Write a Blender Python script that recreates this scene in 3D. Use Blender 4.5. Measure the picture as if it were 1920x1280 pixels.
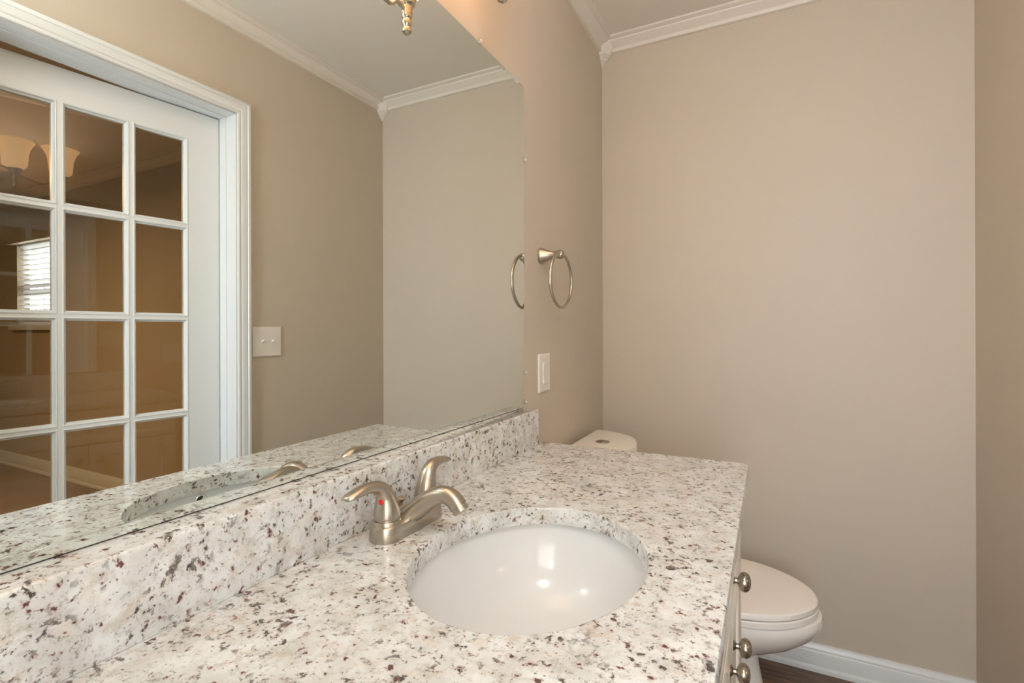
import bpy, bmesh, math, random
from mathutils import Vector, Matrix
for o in list(bpy.data.objects): bpy.data.objects.remove(o)
S = bpy.context.scene
C = S.collection
PI = math.pi
random.seed(4)

# ------------------------------------------------------------------ camera
cd = bpy.data.cameras.new('camera'); cam = bpy.data.objects.new('camera', cd); C.objects.link(cam)
FPX = 946.3
cd.sensor_width = 36.0; cd.lens = 36.0*FPX/1920.0; cd.clip_start = 0.01; cd.clip_end = 60
cd.shift_y = -(640-618.8)/1920.0; cd.shift_x = 0.0
yaw = math.radians(26.988)
cam.location = (0.637, 0, 1.165)
fw = Vector((-math.sin(yaw), math.cos(yaw), 0)); rt = Vector((math.cos(yaw), math.sin(yaw), 0)); up = Vector((0, 0, 1))
ROT = Matrix((rt, up, -fw)).transposed()
cam.rotation_euler = (ROT @ Matrix.Rotation(math.radians(-0.17), 3, 'Z')).to_euler()
S.camera = cam

# ------------------------------------------------------------------ world, exposure, lights
S.view_settings.view_transform = 'Standard'; S.view_settings.look = 'None'
S.view_settings.exposure = 0.19; S.view_settings.gamma = 1.0; S.view_settings.use_curve_mapping = False
wd = bpy.data.worlds.new('world'); S.world = wd; wd.use_nodes = True
bg = wd.node_tree.nodes['Background']; bg.inputs[0].default_value = (0.86, 0.92, 1.0, 1); bg.inputs[1].default_value = 10.0
S.cycles.sample_clamp_indirect = 6.0
S.cycles.max_bounces = 14; S.cycles.glossy_bounces = 10; S.cycles.diffuse_bounces = 6; S.cycles.transparent_max_bounces = 24
WARM = (1.0, 0.90, 0.80)

def light(name, loc, power, color, radius=None, size=None, rot=None, parent=None):
    if size:
        d = bpy.data.lights.new(name, 'AREA'); d.shape = 'DISK'; d.size = size
    else:
        d = bpy.data.lights.new(name, 'POINT'); d.shadow_soft_size = radius
    d.energy = power; d.color = color
    o = bpy.data.objects.new(name, d); C.objects.link(o); o.location = loc
    if rot: o.rotation_euler = rot
    return o
# added fill lamp under the ceiling, out of view, cool white
light('ceiling_fill_light', (0.80, 0.02, 2.12), 14, (0.88, 0.95, 1.0), radius=0.12)
# added area lamp for fill, set at the opening behind the camera
fill_lamp = light('rear_fill_light', (0.86, -0.34, 1.12), 3.0, (0.92, 0.97, 1.0), size=1.0, rot=(math.radians(90), 0, 0))
fill_lamp.data.shape = 'RECTANGLE'; fill_lamp.data.size = 0.52; fill_lamp.data.size_y = 0.92
# added warm lamp that brightens the room beyond the glazed door
light('bedroom_fill_light', (3.6, 0.2, 2.18), 40, (1.0, 0.63, 0.30), size=0.34)

# ------------------------------------------------------------------ materials
def new_mat(name):
    m = bpy.data.materials.new(name); m.use_nodes = True
    return m, m.node_tree, m.node_tree.nodes['Principled BSDF']
def N(t, kind, **kw):
    n = t.nodes.new(kind)
    for k, v in kw.items(): setattr(n, k, v)
    return n
def plain(name, col, rough=0.5, metal=0.0, bump=0.0, bscale=120, coat=0.0, vary=0.0):
    m, t, p = new_mat(name)
    p.inputs['Base Color'].default_value = (*col, 1); p.inputs['Roughness'].default_value = rough; p.inputs['Metallic'].default_value = metal
    if coat: p.inputs['Coat Weight'].default_value = coat; p.inputs['Coat Roughness'].default_value = 0.05
    tc = N(t, 'ShaderNodeTexCoord')
    if vary:
        nz = N(t, 'ShaderNodeTexNoise'); nz.inputs['Scale'].default_value = 3.0; nz.inputs['Detail'].default_value = 4
        t.links.new(tc.outputs['Object'], nz.inputs['Vector'])
        r = N(t, 'ShaderNodeValToRGB'); r.color_ramp.elements[0].color = (*[c*(1-vary) for c in col], 1); r.color_ramp.elements[1].color = (*[min(1, c*(1+vary)) for c in col], 1)
        r.color_ramp.elements[0].position = .3; r.color_ramp.elements[1].position = .7
        t.links.new(nz.outputs['Fac'], r.inputs['Fac']); t.links.new(r.outputs['Color'], p.inputs['Base Color'])
    if bump:
        n2 = N(t, 'ShaderNodeTexNoise'); n2.inputs['Scale'].default_value = bscale; n2.inputs['Detail'].default_value = 3
        t.links.new(tc.outputs['Object'], n2.inputs['Vector'])
        b = N(t, 'ShaderNodeBump'); b.inputs['Strength'].default_value = bump; b.inputs['Distance'].default_value = 0.002
        t.links.new(n2.outputs['Fac'], b.inputs['Height']); t.links.new(b.outputs['Normal'], p.inputs['Normal'])
    return m

M = {}
M['wall'] = plain('wall_paint', (0.57, 0.505, 0.420), 0.55, bump=0.10, bscale=160, vary=0.015)
M['ceil'] = plain('ceiling_paint', (0.74, 0.71, 0.65), 0.8, bump=0.08, bscale=120)
M['trim'] = plain('trim_paint', (0.71, 0.73, 0.735), 0.32, bump=0.05, bscale=60)
M['crown'] = plain('crown_paint', (0.74, 0.70, 0.64), 0.45, bump=0.05, bscale=60)
M['porcelain'] = plain('porcelain', (0.71, 0.725, 0.73), 0.16, coat=0.12)
M['toilet'] = plain('toilet_ceramic', (0.88, 0.85, 0.80), 0.12, coat=0.3)
M['seat'] = plain('seat_plastic', (0.90, 0.86, 0.80), 0.25)
M['cabinet'] = plain('cabinet_paint', (0.84, 0.81, 0.76), 0.28)
M['plate'] = plain('switch_plastic', (0.80, 0.77, 0.73), 0.3)
M['dark'] = plain('dark_gap', (0.03, 0.025, 0.02), 0.7)
M['red'] = plain('red_marker', (0.62, 0.01, 0.01), 0.3)
M['carpet'] = plain('carpet', (0.30, 0.23, 0.17), 0.95, bump=0.6, bscale=300, vary=0.1)
M['slat'] = plain('blind_slat', (0.86, 0.85, 0.86), 0.4)

def metal(name, col, rough, aniso=0.0, brush=0.0):
    m, t, p = new_mat(name)
    p.inputs['Base Color'].default_value = (*col, 1); p.inputs['Metallic'].default_value = 1.0; p.inputs['Roughness'].default_value = rough
    if brush:
        tc = N(t, 'ShaderNodeTexCoord'); mp = N(t, 'ShaderNodeMapping'); mp.inputs['Scale'].default_value = (60, 60, 900)
        nz = N(t, 'ShaderNodeTexNoise'); nz.inputs['Scale'].default_value = 1.0; nz.inputs['Detail'].default_value = 2
        t.links.new(tc.outputs['Object'], mp.inputs['Vector']); t.links.new(mp.outputs['Vector'], nz.inputs['Vector'])
        mr = N(t, 'ShaderNodeMapRange'); mr.inputs['To Min'].default_value = rough-brush; mr.inputs['To Max'].default_value = rough+brush
        t.links.new(nz.outputs['Fac'], mr.inputs['Value']); t.links.new(mr.outputs['Result'], p.inputs['Roughness'])
    return m
M['nickel'] = metal('brushed_nickel', (0.50, 0.455, 0.39), 0.30, brush=0.06)
M['knob'] = metal('knob_nickel', (0.40, 0.355, 0.295), 0.27, brush=0.05)
M['chrome'] = metal('chrome', (0.75, 0.75, 0.74), 0.12)
M['button'] = metal('button_metal', (0.42, 0.40, 0.37), 0.22)
M['finial'] = metal('lamp_nickel', (0.66, 0.60, 0.52), 0.16)
M['mirror'] = metal('mirror_silver', (0.835, 0.885, 0.86), 0.0)
M['mirror_back'] = plain('mirror_edge', (0.10, 0.12, 0.10), 0.4)

def granite():
    m, t, p = new_mat('granite')
    p.inputs['Roughness'].default_value = 0.13
    p.inputs['Coat Weight'].default_value = 0.15; p.inputs['Coat Roughness'].default_value = 0.05
    tc = N(t, 'ShaderNodeTexCoord')
    # gentle warp so that the flecks run in irregular drifts
    w = N(t, 'ShaderNodeTexNoise'); w.inputs['Scale'].default_value = 9; w.inputs['Detail'].default_value = 3
    t.links.new(tc.outputs['Object'], w.inputs['Vector'])
    sub = N(t, 'ShaderNodeVectorMath', operation='SUBTRACT'); sub.inputs[1].default_value = (.5, .5, .5); t.links.new(w.outputs['Color'], sub.inputs[0])
    sc = N(t, 'ShaderNodeVectorMath', operation='SCALE'); sc.inputs['Scale'].default_value = 0.02; t.links.new(sub.outputs[0], sc.inputs[0])
    add = N(t, 'ShaderNodeVectorMath', operation='ADD'); t.links.new(tc.outputs['Object'], add.inputs[0]); t.links.new(sc.outputs[0], add.inputs[1])
    def noise(scale, detail, rough=.55, off=0.0, dist=0.0):
        mp = N(t, 'ShaderNodeMapping'); mp.inputs['Location'].default_value = (off, off*.7, off*1.3); mp.inputs['Scale'].default_value = (1.0, 1.0, 1.0)
        t.links.new(add.outputs[0], mp.inputs['Vector'])
        n = N(t, 'ShaderNodeTexNoise'); n.inputs['Scale'].default_value = scale; n.inputs['Detail'].default_value = detail; n.inputs['Roughness'].default_value = rough; n.inputs['Distortion'].default_value = dist
        t.links.new(mp.outputs[0], n.inputs['Vector']); return n.outputs['Fac']
    def ramp(src, a, b, lo=0.0, hi=1.0):
        r = N(t, 'ShaderNodeMapRange'); r.inputs['From Min'].default_value = a; r.inputs['From Max'].default_value = b
        r.inputs['To Min'].default_value = lo; r.inputs['To Max'].default_value = hi; t.links.new(src, r.inputs['Value']); return r.outputs['Result']
    def mul(a, b):
        x = N(t, 'ShaderNodeMath', operation='MULTIPLY'); t.links.new(a, x.inputs[0]); t.links.new(b, x.inputs[1]); return x.outputs[0]
    def mix(fac, a, b):
        x = N(t, 'ShaderNodeMix', data_type='RGBA'); t.links.new(fac, x.inputs['Factor'])
        if isinstance(a, tuple): x.inputs['A'].default_value = (*a, 1)
        else: t.links.new(a, x.inputs['A'])
        if isinstance(b, tuple): x.inputs['B'].default_value = (*b, 1)
        else: t.links.new(b, x.inputs['B'])
        return x.outputs['Result']
    cream = (0.56, 0.575, 0.565); white = (0.695, 0.725, 0.735)
    c = mix(ramp(noise(20, 7, .6), .38, .60), cream, white)
    c = mix(ramp(noise(45, 6, .6, 5.5), .52, .66, 0, .45), c, (0.60, 0.50, 0.44))       # pinkish drifts
    c = mix(ramp(noise(38, 8, .7, 3.1), .53, .68, 0, .60), c, (0.42, 0.36, 0.26))       # tan clouds
    c = mix(ramp(noise(52, 8, .75, 7.7), .54, .70, 0, .65), c, (0.30, 0.29, 0.26))      # grey clouds
    clus = ramp(noise(13, 4, .6, 12.3), .40, .56)
    a1 = noise(92, 5, .62, 1.9, .1)
    c = mix(mul(ramp(a1, .52, .62, 0, .5), clus), c, (0.30, 0.24, 0.20))               # soft rims of the flecks
    c = mix(mul(ramp(a1, .580, .625, 0, .93), clus), c, (0.050, 0.035, 0.034))          # dark brown flecks
    a2 = noise(80, 4, .6, 21.0, .1)
    c = mix(ramp(a2, .57, .66, 0, .55), c, (0.36, 0.22, 0.19))
    c = mix(ramp(a2, .625, .67, 0, .93), c, (0.10, 0.030, 0.032))                        # garnet flecks
    c = mix(ramp(noise(190, 3, .6, 31.0), .62, .69, 0, .75), c, (0.11, 0.09, 0.085))    # fine black grains
    a3 = noise(30, 8, .70, 41.0, .2)
    c = mix(ramp(a3, .585, .69, 0, .6), c, (0.26, 0.22, 0.20))
    c = mix(ramp(a3, .64, .685, 0, .92), c, (0.055, 0.038, 0.038))                        # larger dark islands
    t.links.new(c, p.inputs['Base Color'])
    return m
M['granite'] = granite()

def wood():
    m, t, p = new_mat('dark_wood_planks'); p.inputs['Roughness'].default_value = 0.35
    tc = N(t, 'ShaderNodeTexCoord'); mp = N(t, 'ShaderNodeMapping'); mp.inputs['Scale'].default_value = (3, 26, 1)
    t.links.new(tc.outputs['Object'], mp.inputs['Vector'])
    nz = N(t, 'ShaderNodeTexNoise'); nz.inputs['Scale'].default_value = 2.0; nz.inputs['Detail'].default_value = 8; nz.inputs['Distortion'].default_value = 0.6
    t.links.new(mp.outputs[0], nz.inputs['Vector'])
    r = N(t, 'ShaderNodeValToRGB'); r.color_ramp.elements[0].color = (.075, .042, .024, 1); r.color_ramp.elements[1].color = (.26, .155, .09, 1)
    r.color_ramp.elements[0].position = .3; r.color_ramp.elements[1].position = .75
    t.links.new(nz.outputs['Fac'], r.inputs['Fac'])
    bk = N(t, 'ShaderNodeTexBrick'); bk.inputs['Scale'].default_value = 1.0; bk.inputs['Brick Width'].default_value = 0.9; bk.inputs['Row Height'].default_value = 0.125
    bk.inputs['Mortar Size'].default_value = 0.002; bk.inputs['Color1'].default_value = (1, 1, 1, 1); bk.inputs['Color2'].default_value = (.75, .75, .75, 1); bk.inputs['Mortar'].default_value = (.25, .25, .25, 1)
    t.links.new(tc.outputs['Object'], bk.inputs['Vector'])
    x = N(t, 'ShaderNodeMix', data_type='RGBA', blend_type='MULTIPLY'); x.inputs['Factor'].default_value = 1
    t.links.new(r.outputs['Color'], x.inputs['A']); t.links.new(bk.outputs['Color'], x.inputs['B']); t.links.new(x.outputs['Result'], p.inputs['Base Color'])
    return m
M['wood'] = wood()

def pane_glass(name, tint=(1, 1, 1)):
    m = bpy.data.materials.new(name); m.use_nodes = True; t = m.node_tree; t.nodes.clear()
    out = N(t, 'ShaderNodeOutputMaterial'); mx = N(t, 'ShaderNodeMixShader'); tr = N(t, 'ShaderNodeBsdfTransparent'); gl = N(t, 'ShaderNodeBsdfGlossy')
    tr.inputs['Color'].default_value = (*tint, 1); gl.inputs['Roughness'].default_value = 0.0; gl.inputs['Color'].default_value = (1, 1, 1, 1)
    geo = N(t, 'ShaderNodeNewGeometry'); mr = N(t, 'ShaderNodeMapRange'); mr.inputs['To Min'].default_value = 1.5; mr.inputs['To Max'].default_value = 1/1.5
    fr = N(t, 'ShaderNodeFresnel')
    t.links.new(geo.outputs['Backfacing'], mr.inputs['Value']); t.links.new(mr.outputs['Result'], fr.inputs['IOR'])
    t.links.new(fr.outputs['Fac'], mx.inputs['Fac']); t.links.new(tr.outputs[0], mx.inputs[1]); t.links.new(gl.outputs[0], mx.inputs[2])
    t.links.new(mx.outputs[0], out.inputs['Surface']); return m
M['glass'] = pane_glass('door_glass', (0.93, 0.91, 0.86))
M['clear'] = pane_glass('clear_plastic', (0.96, 0.96, 0.95))

def glow(name, col, strength, base):
    m, t, p = new_mat(name); p.inputs['Base Color'].default_value = (*base, 1); p.inputs['Roughness'].default_value = 0.35
    p.inputs['Emission Color'].default_value = (*col, 1); p.inputs['Emission Strength'].default_value = strength
    return m
M['shade'] = glow('alabaster_shade', (1.0, 0.56, 0.27), 4.6, (0.55, 0.36, 0.20))
M['dome'] = glow('fill_dome', (1.0, 0.95, 0.88), 3.0, (0.8, 0.8, 0.8))  # glowing dome of the added bathroom fill fixture
M['dome_warm'] = glow('fill_dome_warm', (1.0, 0.7, 0.42), 2.0, (0.8, 0.7, 0.6))  # glowing dome of the fixture added in the room beyond

# ------------------------------------------------------------------ helpers
ORIG = {}
def tag(o, label, cat, group=None):
    o['label'] = label; o['category'] = cat
    if group: o['group'] = group
    return o
def thing(name, label, cat, loc=(0, 0, 0), group=None, rotz=0.0):
    o = bpy.data.objects.new(name, None); C.objects.link(o); o.location = loc; o.rotation_euler = (0, 0, rotz); o.empty_display_size = 0.05
    ORIG[o.name] = Vector(loc); return tag(o, label, cat, group)
def obj(name, bm, mat, parent=None, smooth=False, bevel=0.0, local=False, label=None, seg=2, subsurf=0, norm=True):
    if parent and not local:
        bmesh.ops.translate(bm, verts=bm.verts, vec=-ORIG[parent.name])
    if norm: bmesh.ops.recalc_face_normals(bm, faces=bm.faces)
    me = bpy.data.meshes.new(name); bm.to_mesh(me); bm.free()
    mats = mat if isinstance(mat, (list, tuple)) else [mat]
    for x in mats: me.materials.append(x)
    o = bpy.data.objects.new(name, me); C.objects.link(o)
    if parent: o.parent = parent; ORIG[o.name] = ORIG[parent.name]
    else: ORIG[o.name] = Vector((0, 0, 0))
    if bevel:
        md = o.modifiers.new('bevel', 'BEVEL'); md.width = bevel; md.segments = seg; md.limit_method = 'ANGLE'; md.angle_limit = math.radians(40)
    if subsurf:
        md = o.modifiers.new('sub', 'SUBSURF'); md.levels = subsurf; md.render_levels = subsurf
    if smooth or bevel:
        for f in me.polygons: f.use_smooth = True
        try:
            me.set_sharp_from_angle(angle=math.radians(35))
        except Exception: pass
    if label: o['label'] = label
    return o
def struct(name, bm, mat, **k):
    o = obj(name, bm, mat, **k); o['kind'] = 'structure'; return o
def box(bm, x0, x1, y0, y1, z0, z1):
    vs = [bm.verts.new(p) for p in ((x0,y0,z0),(x1,y0,z0),(x1,y1,z0),(x0,y1,z0),(x0,y0,z1),(x1,y0,z1),(x1,y1,z1),(x0,y1,z1))]
    for f in ((3,2,1,0),(4,5,6,7),(0,1,5,4),(1,2,6,5),(2,3,7,6),(3,0,4,7)): bm.faces.new([vs[i] for i in f])
def bx(*a):
    bm = bmesh.new(); box(bm, *a); return bm
def rings(bm, rs, close=True, cap0=True, cap1=True):
    """loft between closed rings of equal point count"""
    V = [[bm.verts.new(p) for p in r] for r in rs]; n = len(rs[0])
    for a, b in zip(V, V[1:]):
        for i in range(n if close else n-1):
            j = (i+1) % n; bm.faces.new((a[i], a[j], b[j], b[i]))
    if cap0: bm.faces.new(V[0][::-1])
    if cap1: bm.faces.new(V[-1])
    return V
def lathe(bm, prof, centre, axis='z', n=32, dirv=None):
    """prof: list of (radius, height along axis)"""
    c = Vector(centre)
    if dirv is None: dirv = {'z': Vector((0,0,1)), 'x': Vector((1,0,0)), 'y': Vector((0,1,0))}[axis]
    d = Vector(dirv).normalized(); a = d.orthogonal().normalized(); b = d.cross(a)
    rs = [[c + d*h + (a*math.cos(2*PI*i/n) + b*math.sin(2*PI*i/n))*max(r, 1e-5) for i in range(n)] for r, h in prof]
    rings(bm, rs)
def catmull(pts, k):
    out = []; P = [pts[0]] + list(pts) + [pts[-1]]
    for i in range(1, len(P)-2):
        p0, p1, p2, p3 = P[i-1:i+3]
        for s in range(k):
            t = s/k
            out.append([0.5*((2*b) + (-a+c)*t + (2*a-5*b+4*c-d)*t*t + (-a+3*b-3*c+d)*t**3) for a, b, c, d in zip(p0, p1, p2, p3)])
    out.append(list(pts[-1])); return out
def sweep(bm, pts, side, n=24, k=6, cap=True, rnd=2.0, endround=False):
    """pts: (x,y,z,r_side,r_normal) spine; side: vector kept as the width direction. Superellipse exponent rnd."""
    P = catmull(pts, k); s = Vector(side).normalized(); rs = []
    m = len(P)
    for i, p in enumerate(P):
        a = Vector(P[max(0, i-1)][:3]); b = Vector(P[min(m-1, i+1)][:3]); T = (b-a).normalized()
        w = (s - T*s.dot(T)).normalized(); nn = T.cross(w); c = Vector(p[:3]); r = []
        for j in range(n):
            th = 2*PI*j/n; cx = math.copysign(abs(math.cos(th))**(2/rnd), math.cos(th)); cy = math.copysign(abs(math.sin(th))**(2/rnd), math.sin(th))
            r.append(c + w*cx*p[3] + nn*cy*p[4])
        rs.append(r)
    if endround:
        T = (Vector(P[-1][:3])-Vector(P[-2][:3])).normalized(); c = Vector(P[-1][:3]); L = min(P[-1][3], P[-1][4])
        last = rs[-1]
        for q in (0.35, 0.65, 0.87, 0.97):
            rs.append([c + (v-c)*math.sqrt(max(0.0, 1-q*q)) + T*L*q for v in last])
    rings(bm, rs, cap0=cap, cap1=cap)
def tube(bm, pts, r, n=12, k=6, closed=False):
    P = pts if closed else catmull([tuple(p) for p in pts], k); m = len(P); rs = []; prev = None
    for i, p in enumerate(P):
        a = Vector(P[(i-1) % m] if closed else P[max(0, i-1)]); b = Vector(P[(i+1) % m] if closed else P[min(m-1, i+1)]); T = (b-a).normalized()
        if prev is None: w = T.orthogonal().normalized()
        else: w = (prev - T*prev.dot(T)).normalized()
        prev = w; u = T.cross(w); rs.append([Vector(p) + (w*math.cos(2*PI*j/n)+u*math.sin(2*PI*j/n))*r for j in range(n)])
    if closed:
        V = [[bm.verts.new(p) for p in q] for q in rs]
        for i in range(m):
            a, b = V[i], V[(i+1) % m]
            for j in range(n): bm.faces.new((a[j], a[(j+1) % n], b[(j+1) % n], b[j]))
    else: rings(bm, rs)
def wall_prof(bm, prof, A, B, nrm, zbase, ext0=0.0, ext1=0.0):
    """extrude a (projection, height) profile along a wall from A to B (xy); nrm points into the room; ext: mitre per unit projection"""
    A = Vector((*A, 0)); B = Vector((*B, 0)); n = Vector((*nrm, 0)); t = (B-A).normalized()
    ra = [A + n*p + t*(p*ext0) + Vector((0, 0, zbase+h)) for p, h in prof]
    rb = [B + n*p - t*(p*ext1) + Vector((0, 0, zbase+h)) for p, h in prof]
    rings(bm, [ra, rb])
def xmap(fn, bm):
    for v in bm.verts: v.co = fn(v.co)

# ------------------------------------------------------------------ dimensions
W, D, H = 1.2251, 2.1104, 2.393          # bathroom width (x), far wall (y), ceiling
YB = -0.30                              # wall behind the camera
ZC = 0.84                               # counter top
Z0 = -.053                              # floor level
DY0, DY1, DZ = 0.461, 1.2687, 2.0125      # door opening in the right wall
XO = 1.363                              # outer face of the right wall
BX, BY0, BY1 = 7.4, -2.6, 2.04           # room beyond

# ------------------------------------------------------------------ bathroom shell
struct('wall_left', bx(-0.12, 0, YB, D+.12, Z0-.05, H+.05), M['wall'])
struct('wall_back', bx(0, W, D, D+.12, Z0-.05, H+.05), M['wall'])
bm = bmesh.new()
FX0, FX1, FZ0, FZ1 = 0.58, 1.14, 0.64, 1.60  # unseen opening added to let fill light in
box(bm, 0, FX0, YB-.12, YB, Z0-.05, H+.05); box(bm, FX1, W, YB-.12, YB, Z0-.05, H+.05); box(bm, FX0, FX1, YB-.12, YB, -.05, FZ0); box(bm, FX0, FX1, YB-.12, YB, FZ1, H+.05)
struct('wall_front', bm, M['wall'])
bm = bmesh.new()
for a in ((FX0, FX0+.03, FZ0, FZ1), (FX1-.03, FX1, FZ0, FZ1), (FX0+.03, FX1-.03, FZ0, FZ0+.03), (FX0+.03, FX1-.03, FZ1-.03, FZ1)): box(bm, a[0], a[1], YB-.04, YB-.01, a[2], a[3])
struct('fill_window', bm, M['trim'])  # frame of the added window that goes with the fill lamp
bm = bmesh.new()
box(bm, W, XO, YB-.12, DY0, Z0-.05, H+.05); box(bm, W, XO, DY1, D+.12, Z0-.05, H+.05); box(bm, W, XO, DY0, DY1, DZ, H+.05)
struct('wall_right', bm, M['wall'])
struct('floor', bx(-.12, XO, YB-.12, D+.12, Z0-.06, Z0), M['wood'])
struct('ceiling', bx(-.12, XO, YB-.12, D+.12, H, H+.08), M['ceil'])

CROWN = [(0, 0), (.006, 0), (.012, .002), (.0135, .009), (.0135, .012), (.0102, .014), (.0102, .017), (.016, .021), (.027, .029), (.037, .036), (.0385, .0405), (.036, .0425), (.044, .045), (.0516, .048), (.0516, .055), (0, .055)]
ZCR = H-.055
bm = bmesh.new(); wall_prof(bm, CROWN, (0, YB), (0, D), (1, 0), ZCR, 1, 1); struct('trim_1', bm, M['crown'], smooth=True)
bm = bmesh.new(); wall_prof(bm, CROWN, (0, D), (W, D), (0, -1), ZCR, 1, 1); struct('trim_2', bm, M['crown'], smooth=True)
bm = bmesh.new(); wall_prof(bm, CROWN, (W, D), (W, YB), (-1, 0), ZCR, 1, 1); struct('trim_3', bm, M['crown'], smooth=True)
# corner drop blocks where the crown lengths meet
def corner_block(name, cx, sx):
    bm = bmesh.new(); rs = []
    for w, z in ((.056, H-.0005), (.052, H-.030), (.047, H-.045), (.044, H-.054), (.0412, H-.061), (.0422, H-.064), (.0375, H-.068), (.027, H-.077), (.0255, H-.0795), (.0265, H-.0815), (.0177, H-.088), (.013, H-.0928), (.014, H-.0948), (.0065, H-.1005), (.002, H-.102)):
        pts = [(0, 0), (w, 0), (w, w*.42), (w*.42, w), (0, w)]
        rs.append([Vector((cx + sx*(a+.0003), D-.0003-b, z)) for a, b in pts])
    rings(bm, rs); return struct(name, bm, M['crown'])
corner_block('trim_4', 0, 1); corner_block('trim_5', W, -1)

BASE = [(0, 0), (.025, 0), (.025, .004), (.0235, .013), (.019, .017), (.015, .019), (.015, .066), (.0135, .069), (.0125, .070), (.0125, .074), (.0105, .080), (.006, .086), (.005, .0905), (0, .0917)]
bm = bmesh.new(); wall_prof(bm, BASE, (0, D), (W, D), (0, -1), Z0, 1, 1); struct('baseboard_back', bm, M['trim'], smooth=True)
bm = bmesh.new(); wall_prof(bm, BASE, (W, D), (W, DY1+.062), (-1, 0), Z0, 1, 0); struct('baseboard_right', bm, M['trim'], smooth=True)
bm = bmesh.new(); wall_prof(bm, BASE, (0, 1.362), (0, D), (1, 0), Z0, 0, 1); struct('baseboard_left', bm, M['trim'], smooth=True)

# door casing: mitred profile (offset outward from the opening, thickness)
CAS = [(0.003, 0), (0.003, .009), (.006, .011), (.010, .0115), (.013, .0095), (.016, .0095), (.019, .0125), (.024, .0145), (.034, .0155), (.039, .0165), (.042, .0150), (.0445, .0150), (.047, .0185), (.055, .0195), (.059, .0185), (.0635, .015), (.0635, 0)]
CAS = [(.003+(w-.003)*.86, t) for w, t in CAS]
def casing(name, xw, sx):
    bm = bmesh.new()
    path = []
    for w, t in CAS:
        path.append([(xw+sx*t, DY1+w, Z0), (xw+sx*t, DY1+w, DZ+w), (xw+sx*t, DY0-w, DZ+w), (xw+sx*t, DY0-w, Z0)])
    rs = [[Vector(path[i][k]) for i in range(len(CAS))] for k in range(4)]
    rings(bm, rs); return struct(name, bm, M['trim'], smooth=True)
casing('trim_6', W, -1); casing('trim_7', XO, 1)
# jamb lining with stop
bm = bmesh.new()
box(bm, W+.0005, XO-.0005, DY1-.0005, DY1+.003, Z0, DZ); box(bm, W+.0005, XO-.0005, DY0-.003, DY0+.0005, Z0, DZ); box(bm, W+.0005, XO-.0005, DY0, DY1, DZ-.0005, DZ+.003)
for x0, x1, tt in ((1.282, 1.320, .004),):
    box(bm, x0, x1, DY1-tt, DY1, Z0, DZ-tt); box(bm, x0, x1, DY0, DY0+tt, Z0, DZ-tt); box(bm, x0, x1, DY0, DY1, DZ-tt, DZ)
struct('trim_8', bm, M['trim'])

# ------------------------------------------------------------------ glazed door, ajar away from the room
LW, LT, LH = 0.7955, 0.035, 2.0075
door = bpy.data.objects.new('door_1', None); C.objects.link(door); door['kind'] = 'structure'
DOORANG = 7.0
door.location = (1.3264, DY1-.0035, 0.008); door.rotation_euler = (0, 0, math.radians(DOORANG)); ORIG['door_1'] = Vector((0, 0, 0))
# local frame: leaf runs along -y from the hinge, thickness along +x
cols = [(.1245, .2795), (.3130, .4720), (.5065, .6645)]
tops = [1.881, 1.541, 1.192, .8325, .485]; LITES = [.309, .317, .329, .320, .320]
o_ = .011                                # bead width
bm = bmesh.new()
ys = [0] + [v for a, b in cols for v in (a-o_, b+o_)] + [LW]
zt = sorted([v for t_, LITE in zip(tops, LITES) for v in (t_-LITE-o_, t_+o_)]); zs = [Z0] + zt + [LH-.008]
# stiles and vertical bars
for a, b in zip(ys[0::2], ys[1::2]): box(bm, 0, LT, -b, -a, Z0, LH-.008)
for z0, z1 in zip(zs[0::2], zs[1::2]):
    for a, b in cols: box(bm, 0, LT, -(b+o_), -(a-o_), z0, z1)
leaf = obj('door_leaf', bm, M['trim'], door, local=True)
BEAD = [(0, 0), (0, -.0012), (.0025, -.002), (.0045, -.001), (.0055, .0025), (.0090, .0075), (.0100, .0080), (.011, .0095), (.011, .0155), (0, .0155)]
bm = bmesh.new()
for a, b in cols:
    for t_, LITE in zip(tops, LITES):
        y0, y1, z0, z1 = -(b+o_), -(a-o_), t_-LITE-o_, t_+o_
        for side in (0, 1):
            fx = (lambda d: d) if side == 0 else (lambda d: LT-d)
            rs = []
            for (ya, za, sy, sz) in ((y0, z0, 1, 1), (y1, z0, -1, 1), (y1, z1, -1, -1), (y0, z1, 1, -1)):
                rs.append([Vector((fx(d), ya+sy*w, za+sz*w)) for w, d in BEAD])
            V = [[bm.verts.new(p) for p in r] for r in rs]; n = len(BEAD)
            for k in range(4):
                A_, B_ = V[k], V[(k+1) % 4]
                for i in range(n): bm.faces.new((A_[i], A_[(i+1) % n], B_[(i+1) % n], B_[i]))
obj('glazing_bead', bm, M['trim'], door, local=True)
for t_, LITE in zip(tops, LITES):
    for a, b in cols:
        obj('glass_pane', bx(.0158, .0192, -(b+.004), -(a-.004), t_-LITE-.004, t_+.004), M['glass'], door, local=True)
bm = bmesh.new(); lathe(bm, [(.030, 0), (.030, .004), (.012, .008), (.010, .030), (.022, .038), (.027, .050), (.024, .062), (.010, .068), (.001, .069)], (0, -.735, .93), dirv=(-1, 0, 0), n=28)
obj('door_knob', bm, M['nickel'], door, local=True, smooth=True)

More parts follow.
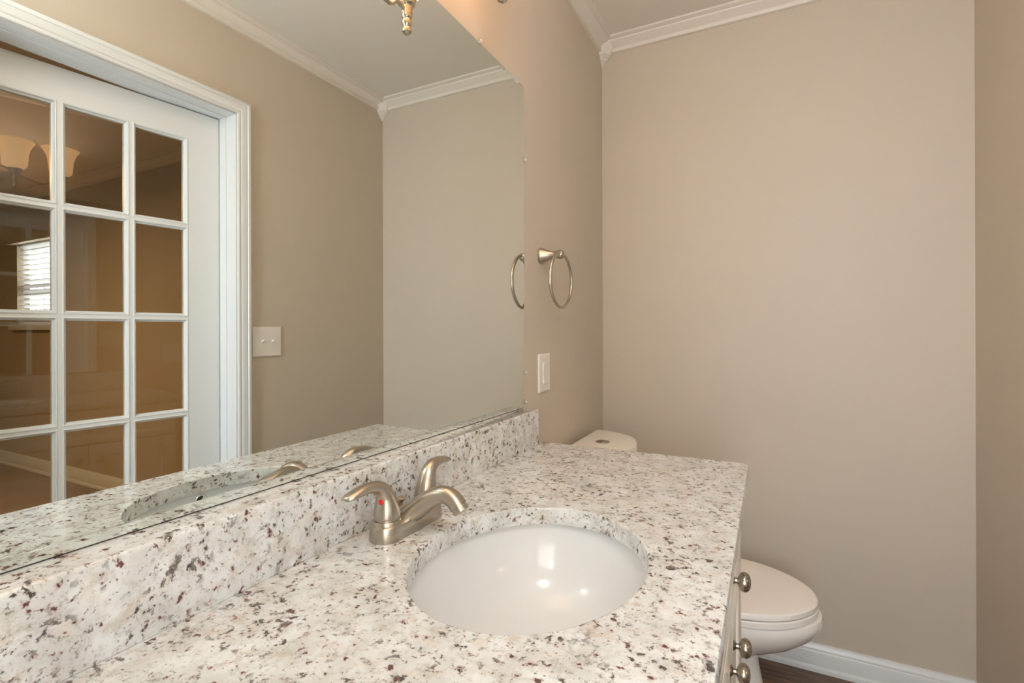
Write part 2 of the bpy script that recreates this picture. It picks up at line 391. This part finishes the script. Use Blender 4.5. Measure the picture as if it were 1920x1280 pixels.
# ------------------------------------------------------------------ room beyond the door
M['wall2'] = plain('bedroom_wall_paint', (0.47, 0.39, 0.29), 0.7, bump=0.08, bscale=120)
WX0, WX1, WZ0, WZ1 = 4.63, 5.44, 1.223, 1.945
bm = bmesh.new()
box(bm, XO, WX0, BY1, BY1+.14, Z0, H); box(bm, WX1, BX, BY1, BY1+.14, Z0, H); box(bm, WX0, WX1, BY1, BY1+.14, Z0, WZ0); box(bm, WX0, WX1, BY1, BY1+.14, WZ1, H)
struct('wall_beyond_back', bm, M['wall2'])
struct('wall_beyond_right', bx(BX, BX+.12, BY0, BY1+.14, Z0, H), M['wall2'])
struct('wall_beyond_front', bx(XO, BX+.12, BY0-.12, BY0, Z0, H), M['wall2'])
struct('wall_beyond_left', bx(XO-.02, XO, BY0-.12, YB-.12, Z0, H), M['wall2'])
struct('floor_beyond', bx(XO, BX+.12, BY0-.12, BY1+.14, Z0-.06, Z0), M['carpet'])
struct('ceiling_beyond', bx(XO, BX+.12, BY0-.12, BY1+.14, H, H+.08), M['ceil'])
CR2 = [(p*1.15, h*1.35) for p, h in CROWN]
bm = bmesh.new(); wall_prof(bm, CR2, (XO, BY1), (BX, BY1), (0, -1), H-.073, 0, 1); struct('trim_9', bm, M['crown'], smooth=True)
bm = bmesh.new(); wall_prof(bm, CR2, (BX, BY1), (BX, BY0), (-1, 0), H-.073, 1, 0); struct('trim_10', bm, M['crown'], smooth=True)
bm = bmesh.new(); wall_prof(bm, [(p, h*1.25) for p, h in BASE], (XO, BY1), (BX, BY1), (0, -1), Z0, 0, 1); struct('baseboard_beyond_back', bm, M['trim'], smooth=True)
bm = bmesh.new(); wall_prof(bm, [(p, h*1.25) for p, h in BASE], (BX, BY1), (BX, BY0), (-1, 0), Z0, 1, 0); struct('baseboard_beyond_right', bm, M['trim'], smooth=True)
# window
win = bpy.data.objects.new('window_1', None); C.objects.link(win); win['kind'] = 'structure'; win.location = (WX0, BY1+.07, WZ0); ORIG['window_1'] = Vector((WX0, BY1+.07, WZ0))
bm = bmesh.new(); yy0, yy1 = BY1+.075, BY1+.115; zm = (WZ0+WZ1)/2-.07
for a in ((WX0, WX0+.045, WZ0, WZ1), (WX1-.045, WX1, WZ0, WZ1), (WX0+.045, WX1-.045, WZ0, WZ0+.05), (WX0+.045, WX1-.045, WZ1-.045, WZ1)):
    box(bm, a[0], a[1], yy0, yy1, a[2], a[3])
obj('window_frame', bm, M['trim'], win)
obj('meeting_rail', bx(WX0+.045, WX1-.045, yy0-.01, yy1, zm-.03, zm+.03), M['trim'], win)
bm = bmesh.new()
xm = (WX0+WX1)/2
for xx in (WX0+.29, WX1-.29): box(bm, xx-.011, xx+.011, yy0+.008, yy1-.008, WZ0+.05, WZ1-.045)
obj('glazing_bars', bm, M['trim'], win)
obj('window_glass', bx(WX0+.045, WX1-.045, yy0+.018, yy0+.022, WZ0+.05, WZ1-.045), M['clear'], win)
obj('window_sill', bx(WX0-.05, WX1+.05, BY1-.045, BY1+.07, WZ0-.045, WZ0), M['trim'], win, bevel=.004)
bl = thing('window_blind', 'white horizontal slatted blind on the bright window seen through the glazed door', 'blind', ((WX0+WX1)/2, BY1+.03, WZ0))
obj('valance', bx(WX0-.06, WX1+.06, BY1-.055, BY1-.002, WZ1+.003, WZ1+.060), M['wall2'], bl)
bm = bmesh.new()
ns = 16; tl = math.radians(28)
for i in range(ns):
    z = WZ0+.035 + i*(WZ1-WZ0-.055)/(ns-1); hy, hz = .024*math.cos(tl), .024*math.sin(tl)
    for (a, b) in (((-hy, hz), (hy, -hz)),):
        rs = []
        for xx in (WX0+.008, WX1-.008):
            rs.append([Vector((xx, BY1+.030+p, z+q)) for p, q in ((a[0], a[1]), (0, .002), (b[0], b[1]), (b[0], b[1]-.0025), (0, -.0005), (a[0], a[1]-.0025))])
        rings(bm, rs)
obj('slats', bm, M['slat'], bl)
obj('bottom_rail', bx(WX0+.008, WX1-.008, BY1+.008, BY1+.052, WZ0+.004, WZ0+.018), M['slat'], bl)
for xx in (WX0+.12, WX1-.12): obj('ladder_cord', bx(xx-.001, xx+.001, BY1+.004, BY1+.006, WZ0+.01, WZ1), M['slat'], bl)

def fill_fixture(name, label, x, y, z, mat, r=.15):  # fixture body for the added fill lamps
    t = thing(name, label, 'ceiling light', (x, y, z))
    bm = bmesh.new(); lathe(bm, [(r+.01, 0), (r+.012, -.012), (r+.006, -.022), (r-.01, -.024)], (x, y, z), n=40); obj('base', bm, M['nickel'], t, smooth=True)
    bm = bmesh.new(); lathe(bm, [(r-.004, -.022), (r-.004, -.030), (r*.85, -.055), (r*.55, -.074), (r*.2, -.082), (.001, -.083)], (x, y, z), n=40); obj('glass_dome', bm, mat, t, smooth=True)
fill_fixture('added_ceiling_light', 'round frosted glass ceiling fixture added for fill light, unseen behind the viewpoint', .80, .02, H, M['dome'])
fill_fixture('added_ceiling_light', 'round warm frosted ceiling fixture added to light the room beyond the glazed door', 3.6, .2, H, M['dome_warm'])

# ------------------------------------------------------------------ mirror
MY0, MY1, MZ0, MZ1, MT = -0.03, 1.3231, 0.9417, 1.8735, .004
mir = thing('wall_mirror', 'large frameless wall mirror reflecting the glazed door, above the granite backsplash', 'mirror', (0, (MY0+MY1)/2, MZ0))
bm = bmesh.new(); b = .011
def rect(i, x): return [Vector((x, MY0+i, MZ0+i)), Vector((x, MY1-i, MZ0+i)), Vector((x, MY1-i, MZ1-i)), Vector((x, MY0+i, MZ1-i))]
rings(bm, [rect(0, .0018), rect(0, MT-.0004), rect(b, MT)])
for f in bm.faces:
    f.material_index = 1 if min(v.co.x for v in f.verts) < .002 else 0
obj('mirror_glass', bm, [M['mirror'], M['mirror_back']], mir)
obj('dark_gap_strip', bx(.0003, .0016, MY0+.003, MY1-.003, MZ0-.0014, MZ0+.004), M['dark'], mir)  # black strip added so the gap below the mirror reads as shaded
def clip(y, z, vert):
    bm = bmesh.new()
    w, l = .007, .011
    if vert: box(bm, .0005, MT+.003, y-w, y+w, z-.004, z+l); box(bm, MT+.0003, MT+.003, y-w, y+w, z-.012, z-.004)
    else: box(bm, .0005, MT+.003, y+.0008, y+l, z-w, z+w); box(bm, MT+.0003, MT+.003, y-.008, y+.0008, z-w, z+w)
    o = obj('mirror_clip', bm, M['clear'], mir, bevel=.0015)
    bm = bmesh.new(); c = (MT+.003, y, z+.004) if vert else (MT+.003, y+.006, z)
    lathe(bm, [(.0035, -.001), (.0035, .0008), (.002, .0016), (.0004, .0017)], c, axis='x', n=12); obj('screw', bm, M['plate'], o, smooth=True)
clip(1.0747, MZ1+.001, True); clip(.40, MZ1+.001, True); clip(MY1, 1.661, False); clip(MY1, 1.042, False); clip(MY1-.002, .957, False)

# ------------------------------------------------------------------ worktop, backsplash
CX0, CX1, CY0, CY1 = .001, .592, -.020, 1.3532
SX, SY, SA, SB = .3289, .6650, .1620, .1986
bm = bmesh.new()
def rbox_pt(th, inset):
    hx, hy = (CX1-CX0)/2-inset, (CY1-CY0)/2-inset; mx, my = (CX0+CX1)/2, (CY0+CY1)/2
    dx, dy = math.cos(th), math.sin(th); lo, hi = 0.0, 3.0
    for _ in range(40):
        m = (lo+hi)/2; x = SX+dx*m-mx; y = SY+dy*m-my
        rr = max(.002, (.014 if x > 0 else .003)-inset)
        qx, qy = abs(x)-hx+rr, abs(y)-hy+rr
        d = math.hypot(max(qx, 0), max(qy, 0)) + min(max(qx, qy), 0) - rr
        if d > 0: hi = m
        else: lo = m
    return SX+dx*lo, SY+dy*lo
ths = [2*PI*i/180 for i in range(180)]
for xx, yy in ((CX0, CY0), (CX1, CY0), (CX0, CY1), (CX1, CY1)):
    base = math.atan2(yy-SY, xx-SX)
    for e in (-.02, -.014, -.009, -.004, 0, .004, .009, .014, .02): ths.append((base+e) % (2*PI))
ths = sorted(set(round(t, 5) for t in ths))
def el(th, g):   # ellipse radius along direction th
    a, b_ = SA+g, SB+g; k = 1/math.sqrt((math.cos(th)/a)**2+(math.sin(th)/b_)**2); return SX+math.cos(th)*k, SY+math.sin(th)*k
def R(fn, arg, z): return [Vector((*fn(t, arg), z)) for t in ths]
rs = [R(el, 0, ZC-.030), R(el, 0, ZC-.0035), R(el, .0008, ZC-.0012), R(el, .003, ZC), R(el, .0045, ZC), R(rbox_pt, .0060, ZC), R(rbox_pt, .004, ZC), R(rbox_pt, .001, ZC-.0015), R(rbox_pt, 0, ZC-.005), R(rbox_pt, 0, ZC-.026), R(rbox_pt, .003, ZC-.030)]
V = rings(bm, rs, cap0=False, cap1=False); n = len(ths)
for i in range(n): j = (i+1) % n; bm.faces.new((V[-1][i], V[-1][j], V[0][j], V[0][i]))
tag(obj('countertop', bm, M['granite'], smooth=True), 'speckled cream granite vanity countertop with an oval sink cut-out', 'countertop')
bm = bmesh.new(); Z1 = .9400
bp = [(.0015, ZC+.0002), (.0505, ZC+.0002), (.051, ZC+.0007), (.051, Z1-.0040), (.0503, Z1-.0018), (.0488, Z1-.0004), (.0470, Z1), (.0015, Z1)]
rings(bm, [[Vector((x, y, z)) for x, z in bp] for y in (-.020, 1.3175)] + [[Vector((min(x, .0503) if x > .04 else x, 1.318, min(z, Z1-.0005))) for x, z in bp]])
tag(obj('backsplash', bm, M['granite'], smooth=True), 'narrow speckled granite backsplash strip standing against the wall under the mirror', 'backsplash')

# ------------------------------------------------------------------ sink
sink = thing('undermount_sink', 'white oval undermount sink below the granite countertop', 'sink', (SX, SY, ZC-.17))
bm = bmesh.new()
prof = [(.030, -.0303), (.010, -.0303), (.0085, -.036), (.006, -.050), (.001, -.070), (-.008, -.095), (-.022, -.120), (-.045, -.142), (-.075, -.155), (-.110, -.162), (-.135, -.1655), (-.1405, -.167)]
n = 72
def elr(g, z, n=72): 
    return [Vector((SX+max(SA+g, .02)*math.cos(2*PI*i/n) if g > -.14 else SX+.0225*math.cos(2*PI*i/n), SY+max(SB+g, .02)*math.sin(2*PI*i/n) if g > -.14 else SY+.0225*math.sin(2*PI*i/n), z)) for i in range(n)]
inner = [elr(g, ZC+z) for g, z in prof]
outer = [elr(g+.006, ZC+z-.008) for g, z in prof[2:-1]][::-1]
rings(bm, inner+[elr(-.1405, ZC-.180)]+outer+[elr(.030, ZC-.044)], cap0=False, cap1=False)
vs = list(bm.verts); 
obj('bowl', bm, M['porcelain'], sink, smooth=True, norm=True)
bm = bmesh.new(); lathe(bm, [(.0222, -.1665), (.0225, -.1645), (.019, -.1640), (.017, -.1665), (.0165, -.172), (.001, -.172)], (SX, SY, ZC), n=36); obj('drain', bm, M['chrome'], sink, smooth=True)
bm = bmesh.new(); oc = (SX+SA+.0055, SY+.020, ZC-.050)
lathe(bm, [(.0130, -.003), (.0132, .0015), (.0115, .0025), (.0092, .0010), (.0088, -.004)], oc, dirv=(-1, 0, .10), n=28); ofl = obj('overflow_ring', bm, M['chrome'], sink, smooth=True)
bm = bmesh.new(); lathe(bm, [(.0090, -.002), (.0090, .0004), (.0003, .0005)], oc, dirv=(-1, 0, .10), n=24); obj('overflow_hole', bm, M['dark'], sink)

# ------------------------------------------------------------------ faucet
FX, FY = .102, .667
fa = thing('faucet', 'brushed nickel two-handle faucet on the countertop behind the sink', 'faucet', (FX, FY, ZC))
def stadium(hl, hw, z, n=48, y0=FY, x0=FX):
    r = []
    for i in range(n):
        th = 2*PI*i/n; c, s = math.cos(th), math.sin(th)
        r.append(Vector((x0+hw*c, y0+(hl-hw)*(1 if s > 0 else -1)*(1 if abs(s) > 1e-6 else 0)+hw*s, z)))
    return r
bm = bmesh.new()
Z = ZC+.0002
rings(bm, [stadium(.0785, .0260, Z), stadium(.0790, .0265, Z+.002), stadium(.0775, .0252, Z+.018), stadium(.0762, .0240, Z+.0225), stadium(.073, .0210, Z+.0245), stadium(.068, .0170, Z+.0250)])
obj('base_plate', bm, M['nickel'], fa, smooth=True)
bm = bmesh.new()
sweep(bm, [(FX-.021, FY, Z+.009, .036, .011), (FX-.008, FY, Z+.015, .0350, .0145), (FX+.010, FY, Z+.0245, .0285, .0165), (FX+.030, FY, Z+.0405, .0195, .0160), (FX+.052, FY, Z+.0560, .0155, .0145), (FX+.073, FY, Z+.0635, .0142, .0136), (FX+.090, FY, Z+.0585, .0138, .0134), (FX+.1010, FY, Z+.0485, .0136, .0134)], (0, 1, 0), n=36, k=8, rnd=2.35)
sweep(bm, [(FX-.001, FY, Z+.004, .0400, .0235), (FX+.001, FY, Z+.014, .0370, .0235), (FX+.008, FY, Z+.023, .0280, .0200)], (0, 1, 0), n=36, k=4, rnd=2.2)
sp = obj('spout', bm, M['nickel'], fa, smooth=True)
bm = bmesh.new(); tip = Vector((FX+.1010, FY, Z+.0485)); dv = Vector((.010, 0, -.0100)).normalized()
dv = Vector((.62, 0, -.78)).normalized()
lathe(bm, [(.0125, -.001), (.0127, .0012), (.0132, .0014), (.0132, .0085), (.0118, .0095), (.0105, .0085), (.0105, .004)], tip, dirv=dv, n=32); obj('aerator', bm, M['nickel'], fa, smooth=True)
def handle(sy, rot, red):
    hx, hy = FX, FY+sy*.0508
    bm = bmesh.new(); lathe(bm, [(.0222, .020), (.0218, .0275), (.0205, .0295), (.0185, .0298), (.0185, .032)], (hx, hy, Z), n=40); obj('handle_boss', bm, M['nickel'], fa, smooth=True)
    c, s = math.cos(rot), math.sin(rot); ox, oy = s, sy*c       # outward direction
    def P(o, z, a, b_): return (hx+ox*o, hy+oy*o, Z+z, a, b_)
    bm = bmesh.new()
    side = Vector((oy, -ox, 0))
    sweep(bm, [P(0, .0315, .0192, .0192), P(0, .0350, .0206, .0206), P(.0003, .045, .0198, .0196), P(.0012, .056, .0176, .0172), P(.0038, .067, .0154, .0144), P(.0095, .0770, .0136, .0122), P(.0195, .0840, .0122, .0102), P(.033, .0870, .0110, .0084), P(.047, .0872, .0110, .0072), P(.061, .0852, .0122, .0062), P(.0715, .0832, .0118, .0052), P(.0765, .0822, .0096, .0042)], side, n=32, k=7, endround=True)
    o = obj('handle', bm, M['nickel'], fa, smooth=True)
    if red:
        d = Vector((.22, -.96, .17)).normalized()
        bm = bmesh.new(); lathe(bm, [(.0040, -.004), (.0040, .0006), (.0030, .0012), (.0003, .0013)], (hx+.0166*.22, hy-.0015-.0166*.96, Z+.0615), dirv=d, n=20); obj('hot_marker', bm, M['red'], o, smooth=True, label='red hot water dot')
    return o
handle(-1, math.radians(-6), True); handle(1, math.radians(-6), False)
bm = bmesh.new(); lathe(bm, [(.0028, .012), (.0028, .034), (.0032, .036), (.0070, .0410), (.0084, .0420), (.0084, .0432), (.0050, .0448), (.0006, .0453)], (FX-.0185, FY+.006, Z), n=24); obj('lift_rod', bm, M['nickel'], fa, smooth=True)

# ------------------------------------------------------------------ vanity cabinet
VX = .5560; V0, V1, VZ1 = -.005, 1.338, ZC-.0305
van = thing('vanity_cabinet', 'white painted vanity cabinet under the granite countertop beside the toilet', 'cabinet', (VX/2, (V0+V1)/2, Z0))
bm = bmesh.new()
box(bm, .002, VX, V1-.018, V1, Z0, VZ1); box(bm, .002, VX, V0, V0+.018, Z0, VZ1); box(bm, .002, VX-.06, V0+.018, V1-.018, Z0, .04)
box(bm, .002, VX, V0+.018, V1-.018, .04, .09)
box(bm, .002, .008, V0+.018, V1-.018, .09, VZ1)
yS = .640
# face frame
for a, b_, c, d in ((V0+.018, V1-.018, .09, .125), (V0+.018, V1-.018, VZ1-.03, VZ1), (V0+.018, V0+.05, .125, VZ1-.03), (V1-.05, V1-.018, .125, VZ1-.03), (yS-.02, yS+.02, .125, VZ1-.03), (V0+.05, yS-.02, .62, .65), (yS+.02, V1-.05, .62, .65)):
    box(bm, VX-.018, VX, a, b_, c, d)
box(bm, .008, VX-.018, V0+.018, V1-.018, .09, .105)
obj('body', bm, M['cabinet'], van)
def panel(bm, y0, y1, z0, z1, x=VX+.0005, t=.019, fr=.052):
    """raised frame front with recessed panel"""
    rs = []
    for g, d in ((0, 0), (0, t-.004), (.001, t-.001), (.004, t), (fr, t), (fr+.004, t-.0015), (fr+.009, t-.0065), (fr+.010, t-.008)):
        rs.append([Vector((x+d, y0+g, z0+g)), Vector((x+d, y1-g, z0+g)), Vector((x+d, y1-g, z1-g)), Vector((x+d, y0+g, z1-g))])
    rings(bm, rs)
def knob(y, z, par):
    bm = bmesh.new(); lathe(bm, [(.0085, -.0004), (.0090, .0015), (.0070, .0035), (.0050, .006), (.0048, .010), (.0062, .0105), (.0085, .0115), (.0135, .0140), (.0162, .0180), (.0168, .0215), (.0160, .0252), (.0135, .0285), (.0090, .0310), (.004, .0321), (.0003, .0323)], (VX+.0193, y, z), axis='x', n=36)
    obj('knob', bm, M['knob'], par, smooth=True)
def front(name, y0, y1, z0, z1, kn, fr=.052):
    bm = bmesh.new(); panel(bm, y0, y1, z0, z1, fr=fr); o = obj(name, bm, M['cabinet'], van, smooth=True)
    for k in kn: knob(*k, o)
yc = .989; g = .002
front('drawer', yS+.012, V1-.004, .648, VZ1-.006, [(.989, .715)], fr=.026)
front('door', yS+.012, yc-g, .112, .640, [(yc-.039, .575)]); front('door', yc+g, V1-.004, .112, .640, [(yc+.039, .575)])
front('drawer', V0+.004, yS-.012+.004, .648, VZ1-.006, [((V0+yS)/2, .715)], fr=.026)
ym = (V0+yS)/2
front('door', V0+.004, ym-g, .112, .640, [(ym-.039, .575)]); front('door', ym+g, yS-.008, .112, .640, [(ym+.039, .575)])

# ------------------------------------------------------------------ toilet
TY = 1.725
to = thing('toilet', 'white ceramic toilet with closed lid between the vanity and the far wall', 'toilet', (.38, TY, Z0))
def mirror_outline(half, k=5):
    P = catmull([(a, b_) for a, b_ in half], k); return [(x, y) for x, y in P] + [(x, -y) for x, y in P[::-1][1:-1] if abs(y) > 1e-6]
def outline_ring(pts, z, sc=1.0, cx=0.0, dx=0.0): return [Vector((cx+(x-cx)*sc+dx, TY+y*sc, z)) for x, y in pts]
tank_half = [(.028, 0), (.028, .10), (.028, .200), (.031, .2125), (.040, .216), (.085, .206), (.125, .188), (.1605, .164), (.187, .136), (.2066, .104), (.222, .060), (.231, .025), (.2345, 0)]
tk = mirror_outline(tank_half)
bm = bmesh.new(); cx = .12
rings(bm, [outline_ring(tk, .350, .86, cx, -.005), outline_ring(tk, .40, .90, cx, -.003), outline_ring(tk, .60, .945, cx), outline_ring(tk, .730, .965, cx)]); obj('tank', bm, M['toilet'], to, smooth=True)
bm = bmesh.new()
rings(bm, [outline_ring(tk, .7305, .985, cx), outline_ring(tk, .734, 1.0, cx), outline_ring(tk, .760, 1.0, cx), outline_ring(tk, .767, .99, cx), outline_ring(tk, .7705, .972, cx), outline_ring(tk, .7715, .93, cx)]); obj('tank_lid', bm, M['seat'], to, smooth=True)
bm = bmesh.new(); lathe(bm, [(.0245, -.001), (.0245, .0015), (.0225, .0028), (.0205, .0022), (.020, .0030), (.010, .0036), (.0005, .0037)], (.1155, TY, .7715), n=36); obj('flush_button', bm, M['button'], to, smooth=True)
lid_half = [(.27, 0), (.27, .095), (.28, .140), (.31, .163), (.37, .180), (.45, .189), (.53, .188), (.60, .176), (.66, .150), (.708, .114), (.742, .071), (.758, .036), (.7635, 0)]
ld = mirror_outline(lid_half); cx = .51
bm = bmesh.new(); rings(bm, [outline_ring(ld, 0.3570, .985, cx), outline_ring(ld, 0.3595, 1, cx), outline_ring(ld, 0.3715, 1, cx), outline_ring(ld, 0.3760, .985, cx), outline_ring(ld, 0.3780, .94, cx), outline_ring(ld, 0.3795, .6, cx), outline_ring(ld, 0.3800, .2, cx)]); obj('lid', bm, M['seat'], to, smooth=True)
bm = bmesh.new(); rings(bm, [outline_ring(ld, 0.3350, .99, cx), outline_ring(ld, 0.3370, 1.003, cx), outline_ring(ld, 0.3515, 1.003, cx), outline_ring(ld, 0.3545, .99, cx)]); obj('seat', bm, M['seat'], to, smooth=True)
# bowl: superposed egg sections
def egg(x0, x1, hw, z, n=56, p=2.0, sq=0.0):
    r = []; cx = x0+(x1-x0)*.50
    for i in range(n):
        th = 2*PI*i/n; c, s = math.cos(th), math.sin(th)
        x = cx + (x1-cx)*math.copysign(abs(c)**(2/p), c) if c > 0 else cx + (cx-x0)*math.copysign(abs(c)**(2/2.8), c)
        y = hw*math.copysign(abs(s)**(2/p), s)*(1-.10*max(0, c)); r.append(Vector((x, TY+y, z)))
    return r
bm = bmesh.new()
rings(bm, [egg(.06, .645, .130, Z0), egg(.06, .644, .130, Z0+.02), egg(.07, .628, .118, .03), egg(.08, .618, .110, .083), egg(.10, .607, .102, .14), egg(.11, .603, .101, .172), egg(.12, .622, .112, .190), egg(.14, .668, .140, .212), egg(.16, .716, .166, .240), egg(.18, .754, .186, .272), egg(.19, .7745, .197, .302), egg(.20, .777, .1985, .318), egg(.205, .773, .196, .330), egg(.22, .762, .188, .3345)])
obj('bowl', bm, M['toilet'], to, smooth=True)
bm = bmesh.new(); rings(bm, [egg(.05, .32, .165, .27), egg(.04, .32, .185, .315), egg(.035, .32, .19, .349)]); obj('tank_deck', bm, M['toilet'], to, smooth=True)
for s in (-1, 1):
    bm = bmesh.new(); lathe(bm, [(.013, 0), (.013, .020), (.009, .024), (.0005, .0245)], (.262, TY+s*.075, .349), n=20); obj('hinge_cap', bm, M['seat'], to, smooth=True)

# ------------------------------------------------------------------ towel ring
TR = Vector((0, 1.449, 1.3975))
tr = thing('towel_ring', 'brushed nickel towel ring on the wall just right of the mirror', 'towel ring', tuple(TR))
bm = bmesh.new(); lathe(bm, [(.0245, .0004), (.0248, .004), (.0235, .008), (.0195, .018), (.0150, .030), (.0118, .040), (.0108, .047), (.0115, .054), (.0135, .060), (.0145, .066), (.0138, .0715), (.0112, .0765), (.006, .0795), (.0005, .0805)], TR, axis='x', n=40)
obj('post', bm, M['nickel'], tr, smooth=True)
bm = bmesh.new(); Rr, a = .0830, math.radians(1.5); c0 = TR+Vector((.0690, .001, .0035-Rr))
tube(bm, [(c0.x+Rr*math.sin(a)*math.sin(2*PI*i/72), c0.y+Rr*math.cos(a)*math.sin(2*PI*i/72), c0.z+Rr*math.cos(2*PI*i/72)) for i in range(72)], .0048, n=16, closed=True)
obj('ring', bm, M['nickel'], tr, smooth=True)

# ------------------------------------------------------------------ switches
def plate_rings(y0, y1, z0, z1, x, sx, t=.0058, e=.0045):
    return [[Vector((x+sx*d, y0+g, z0+g)), Vector((x+sx*d, y1-g, z0+g)), Vector((x+sx*d, y1-g, z1-g)), Vector((x+sx*d, y0+g, z1-g))] for g, d in ((0, .0004), (0, .0022), (.0012, .0040), (e, t))]
sw = thing('light_switch', 'white single rocker switch plate on the wall below the towel ring', 'light switch', (0, 1.4680, .970))
bm = bmesh.new(); rings(bm, plate_rings(1.4245, 1.5125, .970, 1.0905, 0, 1)); obj('cover_plate', bm, M['plate'], sw)
bm = bmesh.new(); box(bm, .0054, .0066, 1.4680-.0185, 1.4680+.0185, .9945, 1.066); fr_ = obj('switch_frame', bm, M['plate'], sw, bevel=.0006)
bm = bmesh.new()
yr0, yr1 = 1.4680-.0150, 1.4680+.0150
rings(bm, [[Vector((.0060, yr0, z)), Vector((.0060, yr1, z)), Vector((.0060+h, yr1, z)), Vector((.0060+h, yr0, z))] for z, h in ((.998, .0042), (1.0125, .0028), (1.0305, .0012), (1.0485, .0030), (1.0625, .0048))])
obj('rocker', bm, M['plate'], sw, bevel=.0008)
for z in (.979, 1.081):
    bm = bmesh.new(); lathe(bm, [(.0028, 0), (.0026, .0008), (.0003, .0010)], (.0058, 1.4680, z), axis='x', n=14); obj('screw', bm, M['plate'], sw, smooth=True)
sw2 = thing('light_switch', 'white double toggle switch plate beside the door casing, seen in the mirror', 'light switch', (W, 1.402, 1.059))
bm = bmesh.new(); rings(bm, plate_rings(1.336, 1.468, 1.059, 1.1815, W, -1)); obj('cover_plate', bm, M['plate'], sw2)
for yy in (1.379, 1.425):
    bm = bmesh.new(); box(bm, W-.0068, W-.0054, yy-.0052, yy+.0052, 1.108, 1.134)
    for v in bm.verts: pass
    o = obj('toggle_slot', bm, M['plate'], sw2)
    bm = bmesh.new(); sweep(bm, [(W-.005, yy, 1.121, .0045, .0045), (W-.010, yy, 1.124, .0042, .0042), (W-.018, yy, 1.1285, .0036, .0030)], (0, 1, 0), n=12, k=3, rnd=3.5); obj('toggle', bm, M['plate'], o, smooth=True)
    for z in (1.091, 1.151):
        bm = bmesh.new(); lathe(bm, [(.0028, 0), (.0026, .0008), (.0003, .0010)], (W-.0058, yy, z), dirv=(-1, 0, 0), n=14); obj('screw', bm, M['plate'], sw2, smooth=True)

# ------------------------------------------------------------------ vanity light with four shades
LX, LZ = .132, 1.8635
lys = [.951, .783, .615, .447]; lyc = sum(lys)/4
vl = thing('vanity_light', 'brushed nickel four-shade vanity light on the wall above the mirror', 'wall light', (0, lyc, 1.975))
bm = bmesh.new()
rs = []
for g, d in ((0, .0005), (0, .008), (.008, .016), (.020, .022), (.035, .024)):
    rs.append([Vector((d, lyc+(.085-g)*a, 1.970+(.060-g)*b_)) for a, b_ in ((1, .45), (.62, 1), (-.62, 1), (-1, .45), (-1, -.45), (-.62, -1), (.62, -1), (1, -.45))])
rings(bm, rs); obj('back_plate', bm, M['finial'], vl, bevel=.002)
bm = bmesh.new(); lathe(bm, [(.020, .02), (.018, .05), (.014, .08), (.016, LX-.012), (.010, LX+.012), (.001, LX+.016)], (0, lyc, 1.970), axis='x', n=28); obj('stem', bm, M['finial'], vl, smooth=True)
for ly in lys:
    s = 1 if ly > lyc else -1; far = abs(ly-lyc) > .15
    bm = bmesh.new()
    if far: pts = [(LX, lyc, 1.972), (LX, lyc+s*.06, 1.955), (LX, lyc+s*.13, 1.918), (LX, lyc+s*.19, 1.905), (LX, ly-s*.035, 1.925), (LX, ly-s*.008, 1.918)]
    else: pts = [(LX, lyc, 1.960), (LX, lyc+s*.03, 1.943), (LX, ly-s*.03, 1.930), (LX, ly-s*.008, 1.918)]
    tube(bm, pts, .0055, n=12, k=6); obj('arm', bm, M['finial'], vl, smooth=True)
    z = LZ
    bm = bmesh.new(); lathe(bm, [(0.0006, 0.0000), (0.0064, 0.0012), (0.0113, 0.0055), (0.0120, 0.0095), (0.0105, 0.0145), (0.0084, 0.0180), (0.0105, 0.0215), (0.0125, 0.0265), (0.0118, 0.0325), (0.0100, 0.0365), (0.0120, 0.0385), (0.0131, 0.0430), (0.0125, 0.0465), (0.0131, 0.0470), (0.0133, 0.0640), (0.0138, 0.0655), (0.0196, 0.0700), (0.0212, 0.0790), (0.0253, 0.0900), (0.0267, 0.0960), (0.0248, 0.0975)], (LX, ly, z), n=32)
    cup = obj('lamp_holder', bm, M['finial'], vl, smooth=True)
    bm = bmesh.new()
    pr = [(.024, .094), (.034, .098), (.043, .108), (.047, .125), (.0485, .150), (.051, .175), (.058, .200), (.069, .221), (.075, .228)]
    inn = [(r-.0035, h+.002) for r, h in pr[::-1]]
    rr = pr + [(.0745, .2300)] + inn
    n = 40; rings(bm, [[Vector((LX+r*math.cos(2*PI*i/n), ly+r*math.sin(2*PI*i/n), z+h)) for i in range(n)] for r, h in rr], cap0=False, cap1=False)
    obj('glass_shade', bm, M['shade'], vl, smooth=True)
    light('bulb_light', (LX, ly, z+.195), 2.2, WARM, radius=.025)
